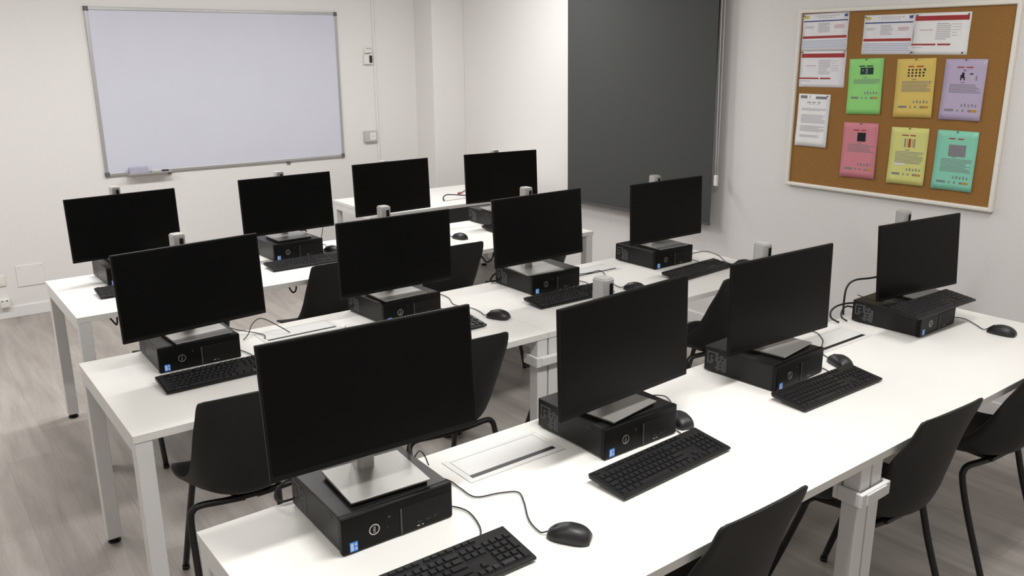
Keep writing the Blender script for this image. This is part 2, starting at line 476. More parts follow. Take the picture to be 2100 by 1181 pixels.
PANEL = None; SCREEN = None
def make_monitor(k):
    global PANEL, SCREEN
    x, y, z, yaw, tilt, byaw, back, ptop = MON[k]
    a = R(yaw)
    ex = Vector((math.cos(a), math.sin(a))); nb = Vector((-math.sin(a), math.cos(a)))
    # post stands a little behind the panel
    root = Vector((x, y)) + nb * .085
    t = thing('monitor', MLOOK[k], 'monitor', (root.x, root.y, ZB), yaw, 'flat black monitors')
    # base plate: black pad in place of rubber feet and their shadow gap, silver wedge plate on top, swivelled about the post
    rel = R(byaw - yaw)
    by = -(.085 - back) 
    b = B(); prism_z(b, rrect(.197, .168, .004, 3), 0, .008)
    pad = obj('base_shadow_pad', b, 'foot', t, (0, by, 0), (0, 0, rel))
    b = B()
    pr = [(-.09, .008), (-.09, .0125), (-.05, .0128), (.09, .0155), (.09, .008)]
    L_ = [b.verts.new((-.1025, yy, zz)) for yy, zz in pr]; R_ = [b.verts.new((.1025, yy, zz)) for yy, zz in pr]
    for i in range(5): b.faces.new((L_[i], L_[(i + 1) % 5], R_[(i + 1) % 5], R_[i]))
    b.faces.new(L_[::-1]); b.faces.new(R_)
    bmesh.ops.bevel(b, geom=[e for e in b.edges], offset=.0007, segments=1, affect='EDGES')
    obj('base_plate', b, 'silver', t, (0, by, 0), (0, 0, rel))
    # post
    h = ptop - ZB
    b = B(); prism_z(b, rrect(.046, .054, .013, 6), .0125, h - .004); prism_z(b, rrect(.040, .048, .011, 6), h - .004, h)
    post = obj('post', b, 'post', t, (0, .016, 0))
    b = B(); box(b, -.0035, .0125, -.0285, -.020, .055, h - .012, .003, 2)
    obj('post_slot', b, 'port', post)
    # panel and its screen
    zc = z - ZB
    if PANEL is None:
        o = obj('panel', panel_mesh(), 'bezel', t); PANEL = o.data
    else:
        o = obj_mesh('panel', PANEL, t)
    o.location = (0, -.085, zc); o.rotation_euler = (R(-tilt), 0, 0)
    if SCREEN is None:
        b = B(); box(b, -MW / 2 + .006, MW / 2 - .006, -.0005, .002, -MH / 2 + .014, MH / 2 - .006)
        s = obj('screen', b, 'screen', o); SCREEN = s.data
    else:
        s = obj_mesh('screen', SCREEN, o)
    b = B(); box(b, -.04, .04, -.05, -.011, zc - .04, zc + .04, .004, 2)
    obj('mount', b, 'bezel', t)
    return t
for k in MON: make_monitor(k)

# ---------------------------------------------------------------- keyboards
KX, KY = .442, .130
U = .01905
def key_layout():
    keys = []   # (x centre, y centre, width, depth)
    x0 = -KX / 2 + .0075
    rows = {}
    def run(y, x, ws, d=1.0):
        for w in ws:
            if w > 0: keys.append((x + w * U / 2, y, w * U, U * d))
            x += abs(w) * U
    yt = KY / 2 - .014
    run(yt, x0, [1, -1, 1, 1, 1, 1, -.5, 1, 1, 1, 1, -.5, 1, 1, 1, 1], .8)
    xn = x0 + 15 * U + .004; xp = xn + 3 * U + .004
    run(yt, xn, [1, 1, 1], .8)
    y = yt - .0225
    run(y, x0, [1] * 13 + [2]); run(y, xn, [1, 1, 1]); run(y, xp, [1, 1, 1, 1])
    y -= U
    run(y, x0, [1.5] + [1] * 12 + [1.5]); run(y, xn, [1, 1, 1]); run(y, xp, [1, 1, 1])
    keys.append((xp + 3.5 * U, y - U / 2, U, 2 * U))
    y -= U
    run(y, x0, [1.75] + [1] * 11 + [2.25]); run(y, xp, [1, 1, 1])
    y -= U
    run(y, x0, [1.25] + [1] * 11 + [2.75]); run(y, xn, [-1, 1]); run(y, xp, [1, 1, 1])
    keys.append((xp + 3.5 * U, y - U / 2, U, 2 * U))
    y -= U
    run(y, x0, [1.25, 1.25, 1.25, 6.25, 1.25, 1.25, 1.25, 1.25]); run(y, xn, [1, 1, 1]); run(y, xp, [2, 1])
    return keys
KEYS = key_layout()
TILT = math.atan2(.017, KY)
def ztop(y): return .020 + (y) * math.tan(TILT)

KMESH = {}
def key_bm(b, w, d, cx=0, cy=0, cz=0):
    g = .0016; t = .0024; h = .0042
    lo = [(-w / 2 + g, -d / 2 + g), (w / 2 - g, -d / 2 + g), (w / 2 - g, d / 2 - g), (-w / 2 + g, d / 2 - g)]
    hi = [(-w / 2 + g + t * .8, -d / 2 + g + t), (w / 2 - g - t * .8, -d / 2 + g + t), (w / 2 - g - t * .8, d / 2 - g - t * .5), (-w / 2 + g + t * .8, d / 2 - g - t * .5)]
    A = [b.verts.new((cx + x, cy + y, cz - .0006)) for x, y in lo]; T = [b.verts.new((cx + x, cy + y, cz + h)) for x, y in hi]
    for k in range(4): b.faces.new((A[k], A[(k + 1) % 4], T[(k + 1) % 4], T[k]))
    b.faces.new(T)
def key_mesh(w, d):
    q = (round(w, 5), round(d, 5))
    if q not in KMESH:
        b = B(); key_bm(b, w, d)
        bmesh.ops.recalc_face_normals(b, faces=b.faces)
        me = bpy.data.meshes.new('key'); b.to_mesh(me); b.free(); me.materials.append(M['key']); KMESH[q] = me
    return KMESH[q]

def kb_body():
    b = B()
    pr = [(-KY / 2, .004), (-KY / 2 - .002, .0105), (-KY / 2 + .003, ztop(-KY / 2 + .003)), (KY / 2 - .002, ztop(KY / 2 - .002)), (KY / 2, .024), (KY / 2 - .004, .014)]
    n = len(pr)
    L_ = [b.verts.new((-KX / 2, y, z)) for y, z in pr]; R_ = [b.verts.new((KX / 2, y, z)) for y, z in pr]
    for i in range(n): b.faces.new((L_[i], L_[(i + 1) % n], R_[(i + 1) % n], R_[i]))
    b.faces.new(L_[::-1]); b.faces.new(R_)
    bmesh.ops.bevel(b, geom=list(b.edges), offset=.0015, segments=2, affect='EDGES')
    return b

def cable_obj(name, pts, parent, r=.0019, m='cable', world=True):
    b = B(); P = [Vector((p.x, p.y, max(p.z, H + r + .0027))) for p in spline(pts, 6)]
    if parent is not None and world:
        mw = Matrix.LocRotScale(parent.location, parent.rotation_euler, (1, 1, 1)).inverted()
        P = [mw @ p for p in P]
    tube(b, P, r, 8)
    return obj(name, b, m, parent)

def make_keyboard(label, x, y, rz, detailed, z=H, rot=None, cable=None):
    t = thing('keyboard', label, 'keyboard', (x, y, z + .0006), rz, 'black keyboards', rot=rot)
    obj('body', kb_body(), 'kbody', t)
    b = B()
    for sx in (-1, 1):
        box(b, sx * .17 - .012, sx * .17 + .012, KY / 2 - .028, KY / 2 - .020, 0, .017, .001, 1)
        box(b, sx * .17 - .012, sx * .17 + .012, -KY / 2 + .006, -KY / 2 + .014, 0, .007, .001, 1)
    obj('fold_out_feet', b, 'kbody', t)
    if detailed:
        for (cx, cy, w, d) in KEYS[:100]:
            obj_mesh('key', key_mesh(w, d), t, (cx, cy, ztop(cy)), (TILT, 0, 0))
        rest = KEYS[100:]
        if rest:
            b = B()
            for (cx, cy, w, d) in rest: key_bm(b, w, d, cx, cy, ztop(cy))
            tag(obj('keys', b, 'key', t), kind='stuff')
    else:
        b = B()
        for (cx, cy, w, d) in KEYS: key_bm(b, w, d, cx, cy, ztop(cy))
        tag(obj('keys', b, 'key', t), kind='stuff')
    if cable: cable_obj('cable', cable, t)
    return t

make_keyboard('black keyboard cut by the bottom edge of the picture, beside the nearest mouse', .3465, -.5225, -.6, True,
              cable=[(.47, -.455, .757), (.515, -.440, .7375), (.545, -.400, .7375), (.562, -.33, .7375), (.548, -.285, .7375), (.525, -.275, .742)])
make_keyboard('black keyboard standing free on the bright front desk, second from left in the front row', 1.122, -.447, 2.7, True,
              cable=[(1.21, -.380, .757), (1.25, -.364, .7375), (1.300, -.354, .7375), (1.3185, -.325, .7375), (1.3175, -.25, .7375), (1.315, -.15, .75)])
make_keyboard('black keyboard in the front row third from left, its far corner touching a mouse', 1.959, -.412, -.5, True,
              cable=[(2.03, -.345, .757), (2.07, -.338, .7375), (2.110, -.315, .7375), (2.120, -.25, .7375), (2.094, -.18, .742)])
make_keyboard('black keyboard lying across the top of the computer case at the front row right end', 2.853, -.292, -1.2, True, z=ZB - .001,
              cable=[(2.83, -.225, .851), (2.80, -.19, .836), (2.77, -.14, .8335), (2.755, -.08, .8335), (2.76, -.02, .838)])
make_keyboard('black keyboard at the left end of the middle row', .408, .972, .2, True,
              cable=[(.49, 1.037, .757), (.535, 1.055, .7375), (.555, 1.10, .7375), (.545, 1.17, .7375), (.5255, 1.22, .742)])
make_keyboard('black keyboard in the middle row second from left, only its right end visible', 1.236, .912, .5, False,
              cable=[(1.32, .978, .757), (1.37, 1.00, .7375), (1.435, 1.06, .7375), (1.445, 1.12, .7375), (1.440, 1.20, .742)])
make_keyboard('black keyboard pushed against the case in the middle row third from left', 2.005, .957, -.5, False,
              cable=[(2.09, 1.02, .757), (2.18, 1.05, .7375), (2.24, 1.10, .7375), (2.22, 1.2, .742)])
make_keyboard('black keyboard at the middle row right end, in front of the grey blind', 2.838, .912, 5.0, False,
              cable=[(2.90, .985, .757), (2.95, 1.01, .7375), (3.00, 1.05, .7375), (3.01, 1.09, .7375), (3.003, 1.16, .742)])
make_keyboard('black keyboard in the rear row second from left, in front of the badge bearing case', 1.328, 2.338, .8, False,
              cable=[(1.38, 2.405, .757), (1.43, 2.42, .7375), (1.49, 2.45, .7375), (1.503, 2.50, .7375), (1.502, 2.56, .742)])
make_keyboard('black keyboard at the left end of the rear row, partly hidden', .500, 2.345, -.6, False)
make_keyboard('black keyboard in the rear row at its right end, a dark corner under the case', 2.808, 2.425, -1.0, False)

# ---------------------------------------------------------------- mice
def mouse_bm():
    b = B()
    nu, nv = 22, 14
    Lm, Wm, Hm = .113, .062, .036
    rings = []
    for i in range(1, nu):
        s = -1 + 2 * i / nu
        y = s * Lm / 2
        wf = (1 - abs(s) ** 3.2) ** (1 / 2.2)
        w = Wm / 2 * wf * (1 - .10 * s)
        hf = (1 - abs(s) ** 2.6) ** .55
        h = Hm * hf * (1.0 - .22 * max(0, s) - .05 * max(0, -s)) 
        ring = []
        for j in range(nv):
            a = math.pi * j / (nv - 1)
            cx = math.cos(a); sz = max(0.0, math.sin(a))
            ring.append(b.verts.new((w * math.copysign(abs(cx) ** .75, cx), y, .002 + max(.004, h) * sz ** .8)))
        rings.append(ring)
    for p, q in zip(rings, rings[1:]):
        for j in range(nv - 1):
            f = b.faces.new((p[j], p[j + 1], q[j + 1], q[j])); f.smooth = True
        f = b.faces.new((p[0], q[0], q[-1], p[-1]))
    f = b.faces.new(rings[0]); f.smooth = True
    f = b.faces.new(rings[-1][::-1]); f.smooth = True
    return b
MOUSE = None
def make_mouse(label, x, y, front_deg, cable):
    """front_deg: compass direction (from +x, anticlockwise) in which the cable end points"""
    global MOUSE
    rz = front_deg - 90
    t = thing('computer_mouse', label, 'mouse', (x, y, H), rz, 'black wired mice')
    if MOUSE is None:
        o = obj('body', mouse_bm(), 'mouse', t)
        b = B(); box(b, -.0008, .0008, .012, .054, .0285, .0335)
        bb = B(); cyl(bb, (-.004, .030, .0225), .0085, .008, axis='x', n=18)
        w = obj('scroll_wheel', bb, 'port', t); b.free()
        b = B(); tube(b, [(-.0275, -.02, .0185), (-.0285, .0, .0165), (-.027, .03, .0145)], .0006, 6)
        tube(b, [(.0275, -.02, .0185), (.0285, .0, .0165), (.027, .03, .0145)], .0006, 6)
        s = obj('seam', b, 'port', t)
        MOUSE = (o.data, w.data, s.data)
    else:
        obj_mesh('body', MOUSE[0], t); obj_mesh('scroll_wheel', MOUSE[1], t); obj_mesh('seam', MOUSE[2], t)
    a = R(front_deg)
    tip = Vector((x + .053 * math.cos(a), y + .053 * math.sin(a), H + .010))
    tip2 = Vector((x + .070 * math.cos(a), y + .070 * math.sin(a), H + .0045))
    cable_obj('cable', [tip, tip2] + [Vector(p) for p in cable], t)
Zc = .7372
make_mouse('black mouse nearest the camera, on the bright desk beside the bottom keyboard', .686, -.564, 126,
           [(.650, -.470, Zc), (.665, -.432, Zc), (.700, -.373, Zc), (.718, -.324, Zc), (.676, -.298, Zc), (.617, -.277, Zc), (.612, -.213, Zc + .001), (.610, -.160, .7388), (.575, -.09, .7388), (.545, -.03, .742)])
make_mouse('black mouse half hidden behind the right side of the second front row computer', 1.372, -.285, 72,
           [(1.418, -.20, Zc), (1.465, -.165, Zc), (1.475, -.125, .745), (1.42, -.10, .752), (1.345, -.10, .757)])
make_mouse('black mouse behind the far corner of the third front row keyboard', 2.209, -.297, 70,
           [(2.26, -.19, Zc), (2.33, -.145, .7395), (2.40, -.10, .7400), (2.45, -.02, Zc), (2.30, .0, .745)])
make_mouse('black mouse alone at the front row right end, beyond the keyboard on the case', 3.028, -.496, 98,
           [(3.065, -.37, Zc), (3.10, -.31, Zc), (3.075, -.265, Zc), (3.02, -.20, Zc), (3.017, -.1, .742)])
make_mouse('black mouse in the middle row, in the open between second and third computers', 1.567, .919, 118,
           [(1.545, 1.01, Zc), (1.553, 1.09, Zc), (1.520, 1.19, Zc), (1.560, 1.30, Zc), (1.55, 1.39, Zc), (1.44, 1.412, .745)])
make_mouse('black mouse peeping over the top edge of the second front row monitor', 2.343, .876, 118,
           [(2.322, .99, Zc), (2.384, 1.109, Zc), (2.455, 1.235, .7392), (2.36, 1.24, .7392), (2.24, 1.29, .742)])
make_mouse('black mouse at the middle row right end, just left of the silver stand top', 3.126, .846, 112,
           [(3.12, .97, Zc), (3.20, 1.08, Zc), (3.22, 1.19, Zc), (3.10, 1.21, Zc), (3.012, 1.25, .745)])
make_mouse('black mouse in the rear row, behind the keyboard left of the third monitor', 1.560, 2.520, 110,
           [(1.57, 2.62, Zc), (1.60, 2.70, Zc), (1.56, 2.74, Zc), (1.50, 2.76, .742)])
make_mouse('small black mouse in the rear row, in front of the right end case', 2.330, 2.357, 104,
           [(2.33, 2.47, Zc), (2.385, 2.57, Zc), (2.45, 2.68, Zc), (2.50, 2.76, .7372)])

# ---------------------------------------------------------------- chairs
SH = [  # centre (y, z) | edge (y, z) | half width
    (0, .832, .010, .832, .142), (.0015, .822, .013, .820, .161), (.008, .765, .035, .762, .170), (.020, .685, .072, .695, .175),
    (.034, .605, .112, .615, .179), (.052, .525, .158, .548, .184), (.082, .465, .205, .508, .190), (.140, .434, .250, .484, .197),
    (.220, .425, .305, .468, .203), (.320, .430, .370, .460, .206), (.400, .438, .420, .453, .202), (.448, .434, .455, .441, .188), (.470, .418, .468, .424, .160)]
def shell_bm():
    b = B(); NT = 17
    rows = []
    n = 4
    prof = []
    for i in range(len(SH) - 1):
        p0 = SH[max(0, i - 1)]; p1 = SH[i]; p2 = SH[i + 1]; p3 = SH[min(len(SH) - 1, i + 2)]
        for k in range(n):
            t = k / n
            prof.append([.5 * ((2 * p1[j]) + (p2[j] - p0[j]) * t + (2 * p0[j] - 5 * p1[j] + 4 * p2[j] - p3[j]) * t * t + (3 * p1[j] - p0[j] - 3 * p2[j] + p3[j]) * t ** 3) for j in range(5)])
    prof.append(list(SH[-1]))
    for (yc, zc, ye, ze, w) in prof:
        row = []
        for j in range(NT):
            s = -1 + 2 * j / (NT - 1)
            q = abs(s) ** 2.4
            row.append(b.verts.new((s * w, yc + (ye - yc) * q, zc + (ze - zc) * q)))
        rows.append(row)
    fs = []
    for p, q in zip(rows, rows[1:]):
        for j in range(NT - 1): fs.append(b.faces.new((p[j], p[j + 1], q[j + 1], q[j])))
    bmesh.ops.recalc_face_normals(b, faces=b.faces)
    bmesh.ops.solidify(b, geom=b.faces[:], thickness=.0075)
    for f in b.faces: f.smooth = True
    return b

def make_chair():
    t = thing('chair', 'x', 'chair', group='black plastic shell chairs')
    obj('seat_shell', shell_bm(), 'shell', t)
    for s in (-1, 1):
        b = B()
        tube(b, spline([(s * .02, .150, .4135), (s * .09, .158, .4145), (s * .156, .168, .414), (s * .183, .170, .402), (s * .194, .164, .370), (s * .196, .128, .25), (s * .199, .040, .012)], 6), .0115, 12)
        l = obj('leg', b, 'leg', t)
        b = B(); cyl(b, (s * .199, .040, 0), .0135, .014, n=14); obj('glide', b, 'foot', l)
        b = B()
        tube(b, spline([(s * .05, .352, .414), (s * .09, .362, .417), (s * .125, .370, .416), (s * .141, .375, .404), (s * .146, .380, .380), (s * .160, .420, .25), (s * .182, .500, .012)], 6), .0115, 12)
        l = obj('leg', b, 'leg', t)
        b = B(); cyl(b, (s * .182, .500, 0), .0135, .014, n=14); obj('glide', b, 'foot', l)
    b = B(); box(b, -.06, .06, .135, .37, .412, .427, .004, 2); obj('mounting_plate', b, 'leg', t)
    return t

CH = {'2A': (.342, .520, -6, 'black shell chair at the middle row left end, left of the largest monitor'),
      '2B': (1.163, .515, -2, 'black shell chair at the middle row, its right half showing past the largest monitor'),
      '2C': (1.960, .55, 0, 'black chair at the middle row hidden by a front monitor, one leg showing'),
      '2D': (2.700, .50, 3, 'black shell chair seen between the second and third front row monitors'),
      '1A': (.585, 1.86, 0, 'black shell chair at the rear row left end, hidden behind the middle row left monitor'),
      '1B': (1.325, 1.895, 0, 'black shell chair at the rear row, between the two left middle row monitors'),
      '1C': (1.998, 1.85, 0, 'black shell chair at the rear row, its square corner right of the second middle monitor'),
      '1D': (2.675, 1.86, 0, 'black shell chair at the rear row, a dark edge under the third middle monitor'),
      '3B': (1.035, -.862, 0, 'black shell chair at the bottom edge of the picture, cut off by the frame'),
      '3C': (1.912, -.858, -3, 'black shell chair right of the white desk leg with collar, at the front row'),
      '3D': (2.600, -.862, -3, 'black shell chair cut off by the right edge of the picture, at the front row')}
ch0 = make_chair()
for i, (k, (x, y, a, lab)) in enumerate(CH.items()):
    if i == 0:
        ch0.location = (x, y, 0); ch0.rotation_euler = (0, 0, R(a)); ch0['label'] = lab
    else:
        copy_tree(ch0, (x, y, 0), (0, 0, R(a)), lab)

# ---------------------------------------------------------------- loose cables
def loose(label, pts, r=.003, m='cable', group='loose black cables'):
    P = spline(pts, 8)
    if min(p[2] for p in pts) > H: P = [Vector((p.x, p.y, max(p.z, H + r + .0027))) for p in P]
    b = B(); tube(b, P, r, 10)
    return tag(obj('cable', b, m), label, 'cable', group)
loose('thick black cable arching up behind the front row right end monitor', [(2.955, -.088, .93), (2.88, -.02, .895), (2.80, .02, .888), (2.757, .03, .862), (2.745, .03, .80), (2.742, .025, .738)], .0042)
loose('black cable looping on the desk left of the front row right end computer', [(2.80, -.018, .795), (2.73, .0, .802), (2.665, .01, .80), (2.622, .01, .785), (2.612, .0, .76), (2.640, -.02, .7392)], .004)
loose('second black loop of cable left of the front row right end computer', [(2.78, -.016, .772), (2.725, .0, .79), (2.688, .0, .778), (2.672, -.01, .755), (2.685, -.03, .7385)], .0035)
loose('black cable curling at the back corner of the nearest computer', [(.30, -.012, .80), (.245, .012, .79), (.212, .022, .765), (.205, .012, .745), (.225, -.002, .7395), (.30, -.003, .7395)], .0032)
loose('black cables running from the nearest monitor stand to the case rear', [(.525, -.11, .92), (.540, -.085, .86), (.556, -.055, .806), (.568, -.045, .783), (.572, -.025, .765), (.545, -.008, .762), (.525, -.005, .765)], .0035)
loose('thin black cable standing in an arch right of the nearest stand', [(.566, -.052, .765), (.578, -.052, .780), (.590, -.052, .788), (.603, -.054, .772), (.612, -.06, .7415)], .0018)
loose('thin black cable in an arch over the left flap of the middle row', [(.594, 1.30, .7385), (.625, 1.33, .748), (.66, 1.37, .775), (.70, 1.37, .79), (.745, 1.31, .7640), (.775, 1.27, .7405)], .0020)
loose('black cable running from the left middle monitor to the desk flap', [(.54, 1.40, .79), (.60, 1.40, .755), (.66, 1.35, .742), (.68, 1.30, .7405), (.665, 1.26, .7405)], .0018)
loose('black cable hanging down beside the rear row second monitor', [(1.47, 2.68, .95), (1.56, 2.71, .92), (1.60, 2.71, .88), (1.585, 2.70, .80), (1.56, 2.70, .7385)], .0020)
loose('thick black cable from the rear row second monitor to its case', [(1.40, 2.66, .93), (1.435, 2.64, .88), (1.46, 2.63, .85), (1.475, 2.69, .845), (1.44, 2.77, .83)], .0038)
loose('zigzag black cable end hanging under the rear row left end', [(.262, 2.12, .702), (.272, 2.115, .694), (.293, 2.11, .660), (.299, 2.11, .655), (.303, 2.11, .668), (.306, 2.115, .702)], .004)
loose('black cable loop hanging under the rear row desk left of a chair', [(1.112, 2.12, .702), (1.121, 2.11, .690), (1.136, 2.11, .663), (1.146, 2.11, .657), (1.158, 2.11, .668), (1.168, 2.12, .702)], .004)
loose('black cable loop hanging under the rear row desk behind the third middle monitor', [(2.300, 2.12, .702), (2.318, 2.10, .665), (2.345, 2.10, .636), (2.375, 2.10, .640), (2.395, 2.10, .668), (2.41, 2.12, .702)], .005)
loose('coil of black cable behind the third middle row computer', [(1.99, 1.392, .77), (1.94, 1.405, .785), (1.893, 1.405, .772), (1.872, 1.40, .748), (1.90, 1.397, .7395), (1.95, 1.395, .745)], .0055)
loose('black cable lying on the back table beside the red plug', [(2.985, 3.55, .7395), (3.02, 3.62, .748), (3.08, 3.66, .762), (3.18, 3.62, .755), (3.30, 3.60, .7395), (3.45, 3.62, .7395)], .0045)
loose('thin black wire lying straight on the back table', [(2.99, 3.545, .7365), (3.12, 3.55, .7365), (3.26, 3.55, .7365), (3.40, 3.56, .7365)], .0014)
t = thing('red_plug', 'red plug with black lead lying on the back table', 'plug', (3.25, 3.76, .735))
b = B()
cyl(b, (0, 0, .009), .0075, .022, axis='x', n=14, r2=.0088); cyl(b, (.022, 0, .009), .0088, .026, axis='x', n=14, r2=.0045)
obj('plug_body', b, 'red', t)
b = B(); tube(b, spline([(.045, 0, .009), (.10, .012, .018), (.15, .01, .012), (.24, -.01, .0045)], 6), .0042, 10); obj('lead', b, 'cable', t)
t.rotation_euler = (0, 0, R(12))

# ---------------------------------------------------------------- whiteboard
wx0, wx1, wz0, wz1 = .916, 2.860, .956, 2.158
t = thing('whiteboard', 'large blank whiteboard with thin aluminium frame on the back wall', 'whiteboard', (wx0, YW, wz0))
W_, H_ = wx1 - wx0, wz1 - wz0
b = B(); box(b, .012, W_ - .012, -.014, -.002, .012, H_ - .012); obj('writing_surface', b, 'board', t)
b = B(); f = .022
box(b, .012, W_ - .012, -.020, -.001, 0, f, .003, 2); box(b, .012, W_ - .012, -.020, -.001, H_ - f, H_, .003, 2)
box(b, 0, f, -.020, -.001, .012, H_ - .012, .003, 2); box(b, W_ - f, W_, -.020, -.001, .012, H_ - .012, .003, 2)
obj('frame', b, 'alu', t)
for (x, z) in ((0, 0), (W_, 0), (0, H_), (W_, H_)):
    b = B(); sx = 1 if x == 0 else -1; sz = 1 if z == 0 else -1
    xs = sorted((x - sx * .003, x + sx * .030)); zs = sorted((z - sz * .003, z + sz * .030))
    box(b, xs[0], xs[1], -.022, -.0005, zs[0], zs[1], .004, 2); obj('corner_cap', b, 'capg', t)
for x in (.462, 1.432):
    b = B(); box(b, x - .014, x + .014, -.018, -.001, -.022, .004, .004, 2); obj('wall_clip', b, 'capg', t)
t2 = thing('pen_tray', 'narrow grey pen tray under the left end of the whiteboard', 'tray', (1.062, YW - .021, .957))
b = B(); box(b, 0, .315, -.062, 0, 0, .004, .001, 1); box(b, 0, .315, -.062, -.058, .004, .012, .001, 1); box(b, 0, .315, -.004, 0, .004, .014, .001, 1)
obj('shelf', b, 'alu', t2)
t3 = thing('board_eraser', 'pale lilac board eraser standing on the pen tray', 'eraser', (1.075, YW - .050, .961))
b = B(); box(b, 0, .135, -.014, .014, 0, .052, .004, 2); obj('block', b, 'eraser', t3)
b = B(); box(b, .002, .133, .014, .022, .002, .050, .002, 2); obj('felt', b, 'greyp', t3)
t4 = thing('marker_pen', 'marker pen with black cap lying on the pen tray', 'pen', (1.235, YW - .045, .9705))
b = B(); cyl(b, (0, 0, 0), .008, .075, axis='x', n=14); obj('barrel', b, 'greyp', t4)
b = B(); cyl(b, (.075, 0, 0), .009, .05, axis='x', n=14, r2=.0075); obj('cap', b, 'dark', t4)

# wall devices to the right of the whiteboard
t = thing('cable_conduit', 'white cable trunking running down the back wall beside the column', 'trunking', (3.202, YW, .40))
b = B(); box(b, -.009, .009, -.014, -.0005, 0, HC - .40, .002, 2); obj('channel', b, 'wall', t)
t = thing('wall_sensor', 'small grey box on the wall above the black windowed switch', 'wall box', (3.137, YW, 1.826))
b = B(); box(b, -.030, .030, -.022, -.0005, 0, .055, .004, 2); obj('housing', b, 'whitep', t)
b = B(); box(b, -.018, .026, -.0235, -.020, .034, .048); box(b, -.018, .026, -.0235, -.020, .004, .010); obj('label_strip', b, 'greyp', t)
t = thing('wall_switch', 'white switch box with black window beside the whiteboard', 'switch', (3.135, YW, 1.735))
b = B(); box(b, -.040, .040, -.030, -.0005, 0, .085, .005, 2); obj('housing', b, 'whitep', t)
b = B(); box(b, .006, .034, -.033, -.028, .012, .074, .002, 2); obj('black_window', b, 'dark', t)
t = thing('wall_socket', 'grey surface socket box on the wall at the foot of the trunking', 'socket', (3.122, YW, 1.070))
b = B(); box(b, -.062, .062, -.035, -.0005, 0, .095, .005, 2); obj('back_box', b, 'greyp', t)
b = B(); box(b, -.012, .046, -.038, -.033, .016, .080, .003, 2); obj('socket_plate', b, 'whitep', t)
b = B(); cyl(b, (.012, -.0395, .048), .003, .003, axis='y', n=10); cyl(b, (.026, -.0395, .048), .003, .003, axis='y', n=10); obj('socket_holes', b, 'dark', t)
# low on the back wall at the left
t = thing('wall_cover_plate', 'blank white cover plate with two screws low on the left wall', 'cover plate', (.331, YW, .218))
b = B(); box(b, -.090, .090, -.006, 0, 0, .155, .0025, 2); obj('plate', b, 'wall', t)
for x in (-.072, .072):
    b = B(); cyl(b, (x, -.0075, .138), .004, .003, axis='y', n=12); obj('screw', b, 'greyp', t)
t = thing('wall_plate', 'white wall plate cut off by the left edge of the picture', 'wall plate', (.105, YW, .242))
b = B(); box(b, -.062, .062, -.010, -.0005, 0, .076, .003, 2); obj('plate', b, 'whitep', t)
b = B(); box(b, -.050, .050, -.0115, -.009, .012, .064, .001, 1); obj('insert', b, 'whitep', t)
t = thing('floor_socket', 'small white round cornered socket just above the baseboard at left', 'socket', (.140, YW, .088))
b = B(); box(b, -.032, .032, -.045, -.0005, 0, .066, .008, 3); obj('housing', b, 'whitep', t)
b = B(); box(b, -.020, -.012, -.047, -.043, .050, .056); box(b, .008, .018, -.047, -.043, .050, .056); obj('contacts', b, 'dark', t)

# ---------------------------------------------------------------- blind
BX = XW - .085
by0, by1, bz0, bz1 = 1.705, 3.128, .715, 2.60
t = thing('roller_blind', 'dark grey roller blind pulled down over the window', 'blind', (BX, (by0 + by1) / 2, bz0), rot=(R(-1.0), 0, 0))
w = (by1 - by0) / 2
b = B(); box(b, -.0012, .0012, -w, w, .012, bz1 - bz0); obj('fabric', b, 'blind', t)
b = B(); box(b, -.006, .006, -w - .003, w + .003, 0, .016, .003, 2); obj('bottom_bar', b, 'blindbar', t)
b = B(); cyl(b, (.028, -w - .02, bz1 - bz0 + .01), .030, 2 * w + .04, axis='y', n=24); obj('roller', b, 'blind', t)
b = B(); box(b, -.02, .084, -w - .03, -w - .018, bz1 - bz0 - .03, bz1 - bz0 + .06, .003, 2); box(b, -.02, .084, w + .018, w + .03, bz1 - bz0 - .03, bz1 - bz0 + .06, .003, 2)
obj('bracket', b, 'whitep', t)
b = B()
tube(b, spline([(-.012, -w - .030, bz1 - bz0), (-.012, -w - .034, 1.0), (-.012, -w - .040, .335)], 6), .0022, 8)
tube(b, spline([(.004, -w - .040, bz1 - bz0), (.002, -w - .046, 1.0), (-.006, -w - .050, .335)], 6), .0022, 8)
ch = obj('pull_chain', b, 'chainw', t)
b = B(); box(b, -.020, -.002, -w - .058, -w - .032, .265, .335, .005, 2); obj('chain_weight', b, 'whitep', ch)

# ---------------------------------------------------------------- pinboard
ky0, ky1, kz0, kz1 = -.008, 1.197, 1.052, 2.058
t = thing('cork_board', 'cork pinboard with cream white frame on the right wall', 'pinboard', (XW, (ky0 + ky1) / 2, kz0))
hw, hh = (ky1 - ky0) / 2, kz1 - kz0
b = B(); box(b, -.016, -.001, -hw + .02, hw - .02, .016, hh - .016); obj('cork_sheet', b, 'cork', t)
b = B(); f = .022
box(b, -.030, -.001, -hw, hw, 0, f, .007, 3); box(b, -.030, -.001, -hw, hw, hh - f, hh, .007, 3)
box(b, -.030, -.001, -hw, -hw + f, .01, hh - .01, .007, 3); box(b, -.030, -.001, hw - f, hw, .01, hh - .01, .007, 3)
obj('frame', b, 'corkframe', t)

